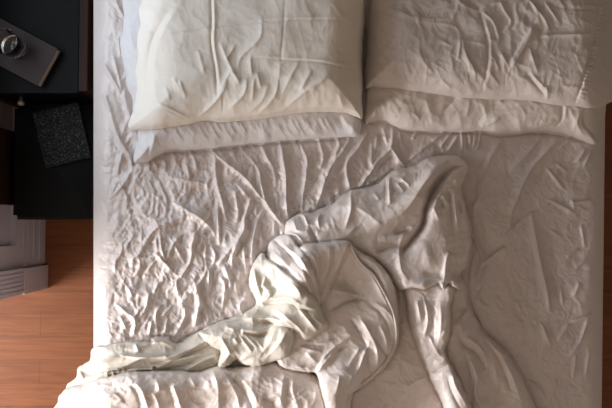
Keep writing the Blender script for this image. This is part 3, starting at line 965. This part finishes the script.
# hardcover book on the nightstand
def book(name, label, c, ang, L_, W_, T_, z, mc, mp, cov=.003):
    t = thing(name, label, 'book', (c[0], c[1], z)); t.rotation_euler.z = 0
    R = Matrix.Translation((c[0], c[1], z)) @ Matrix.Rotation(ang, 4, 'Z')
    boxes('cover', [(-L_/2, L_/2, -W_/2, W_/2, 0, cov), (-L_/2, L_/2, -W_/2, W_/2, T_ - cov, T_), (-L_/2, L_/2, W_/2 - cov, W_/2, cov, T_ - cov)], mc, t, .0006, 1, R)
    boxes('pages', [(-L_/2 + .002, L_/2 - .002, -W_/2 + .002, W_/2 - cov - .0005, cov + .0002, T_ - cov - .0002)], mp, t, 0, 1, R)
    return t
BT = .030
c0 = P(57.4, 48.6, NZ + BT); c1 = P(37.2, 85.5, NZ + BT)
mid_ = (c0 + c1) / 2; ax = Vector((c0.y - c1.y, -(c0.x - c1.x), 0)).normalized()   # pointing down-right, out of the fore-edge
W_ = (c0 - c1).length; L_ = .21
cen = mid_ - ax * L_ / 2
book('hardcover_book', 'thick grey-brown hardcover book under the drinking glass', cen, math.atan2(ax.y, ax.x), L_, W_, BT, NZ + .0006, M_cover, M_pages)
# tumbler
gz = NZ + BT + .0005; gx, gy = at(19, 50, gz)
gl = thing('drinking_glass', 'clear drinking glass with a little water, on the hardcover book', 'glass', (gx, gy, gz))
lathe('tumbler', [(.0001, 0), (.030, 0), (.033, .002), (.0345, .012), (.039, .088), (.0395, .090), (.0385, .091), (.0370, .088), (.0322, .014), (.029, .010), (.0001, .009)], M_glass, (gx, gy, gz), gl, 64)
lathe('water', [(.0001, .0095), (.0288, .0105), (.0319, .0145), (.0343, .045), (.0001, .045)], M_water, (gx, gy, gz), gl, 64)

# ------------------------------------------------------------------ low chair with the notebook
CZs = .42
ex0 = at(12, 215, CZs)[0]; ey0 = at(40, 219.5, CZs)[1]; ey1 = ny0 - .012; ex1 = at(93, 215, CZs)[0] + .012
ch = thing('chair', 'dark wooden chair with a black padded seat, beside the bed', 'chair', ((ex0 + ex1)/2, (ey0 + ey1)/2, 0))
bm = bmesh.new(); box(bm, ex0, ex1, ey0, ey1, CZs - .05, CZs)
bmesh.ops.bevel(bm, geom=[e for e in bm.edges if abs(e.verts[0].co.z - e.verts[1].co.z) > .01], offset=.015, segments=5, affect='EDGES')
bmesh.ops.bevel(bm, geom=[e for e in bm.edges if abs(e.verts[0].co.z - e.verts[1].co.z) < .001 and len(e.link_faces) == 2 and e.calc_face_angle(0) > .8], offset=.008, segments=3, affect='EDGES')
me_ = bpy.data.meshes.new('seat'); bm.to_mesh(me_); bm.free(); me_.polygons.foreach_set('use_smooth', [True]*len(me_.polygons)); link('seat', me_, M_seat, ch)
boxes('seat_frame', [(ex0 - .012, ex1 - .01, ey0 + .02, ey1 - .02, CZs - .10, CZs - .0505)], M_walnut, ch, .004)
for a in (ex0 - .012, ex1 - .045):
    for b in (ey0 + .02, ey1 - .055): boxes('leg', [(a, a + .032, b, b + .032, 0, CZs - .1)], M_walnut, ch, .004)
yb0 = at(0, 203, .6)[1]; yb1 = at(0, 120, .6)[1]
boxes('backrest', [(ex0 - .045, ex0 - .02, yb0, yb1, CZs - .06, .78)], M_walnut, ch, .006, 3)
# notebook
NTH = .012; c2 = P(91, 157, CZs + NTH); na = math.radians(-76)
lx = Vector((math.cos(na), math.sin(na), 0)); wx_ = Vector((-lx.y, lx.x, 0))
cn = c2 - lx * .098 - wx_ * .08
book('notebook', 'thin black speckled notebook on the black chair seat', cn, na, .196, .16, NTH, CZs + .0003, M_note, M_pages, .0015)

# ------------------------------------------------------------------ light and camera
def area(name, loc, rot, sx, sy, p, col):
    l = bpy.data.lights.new(name, 'AREA'); l.shape = 'RECTANGLE'; l.size = sx; l.size_y = sy; l.energy = p; l.color = col
    o = bpy.data.objects.new(name, l); C.objects.link(o); o.location = loc; o.rotation_euler = rot; return o
# daylight entering through the two windows (areas aim along +x into the room)
R90 = (0, math.radians(-90), 0)
area('daylight_window', (WX - .055, (wy0 + wy1)/2, (wz0 + wz1)/2), R90, (wz1 - wz0)*.9, (wy1 - wy0)*.9, 9.5, (.78, .88, 1))
area('daylight_bay', (BX - .04, -1.175, 1.35), R90, .9, 1.36, 136, (1, .97, .975))
W = bpy.data.worlds.new('World'); bpy.context.scene.world = W; W.use_nodes = True
bgn = W.node_tree.nodes['Background']; sky = W.node_tree.nodes.new('ShaderNodeTexSky'); sky.sky_type = 'HOSEK_WILKIE'
W.node_tree.links.new(sky.outputs[0], bgn.inputs[0]); bgn.inputs[1].default_value = .3
cam = bpy.data.cameras.new('camera'); co_ = bpy.data.objects.new('camera', cam); C.objects.link(co_)
cam.sensor_width = 36; cam.lens = F / 612 * 36; co_.location = (0, 0, CZ); co_.rotation_euler = (TH, 0, 0)
cam.clip_start = .02
sc = bpy.context.scene; sc.camera = co_
sc.view_settings.view_transform = 'Standard'; sc.view_settings.look = 'None'; sc.view_settings.gamma = 1; sc.view_settings.use_curve_mapping = False
sc.view_settings.exposure = 0.14
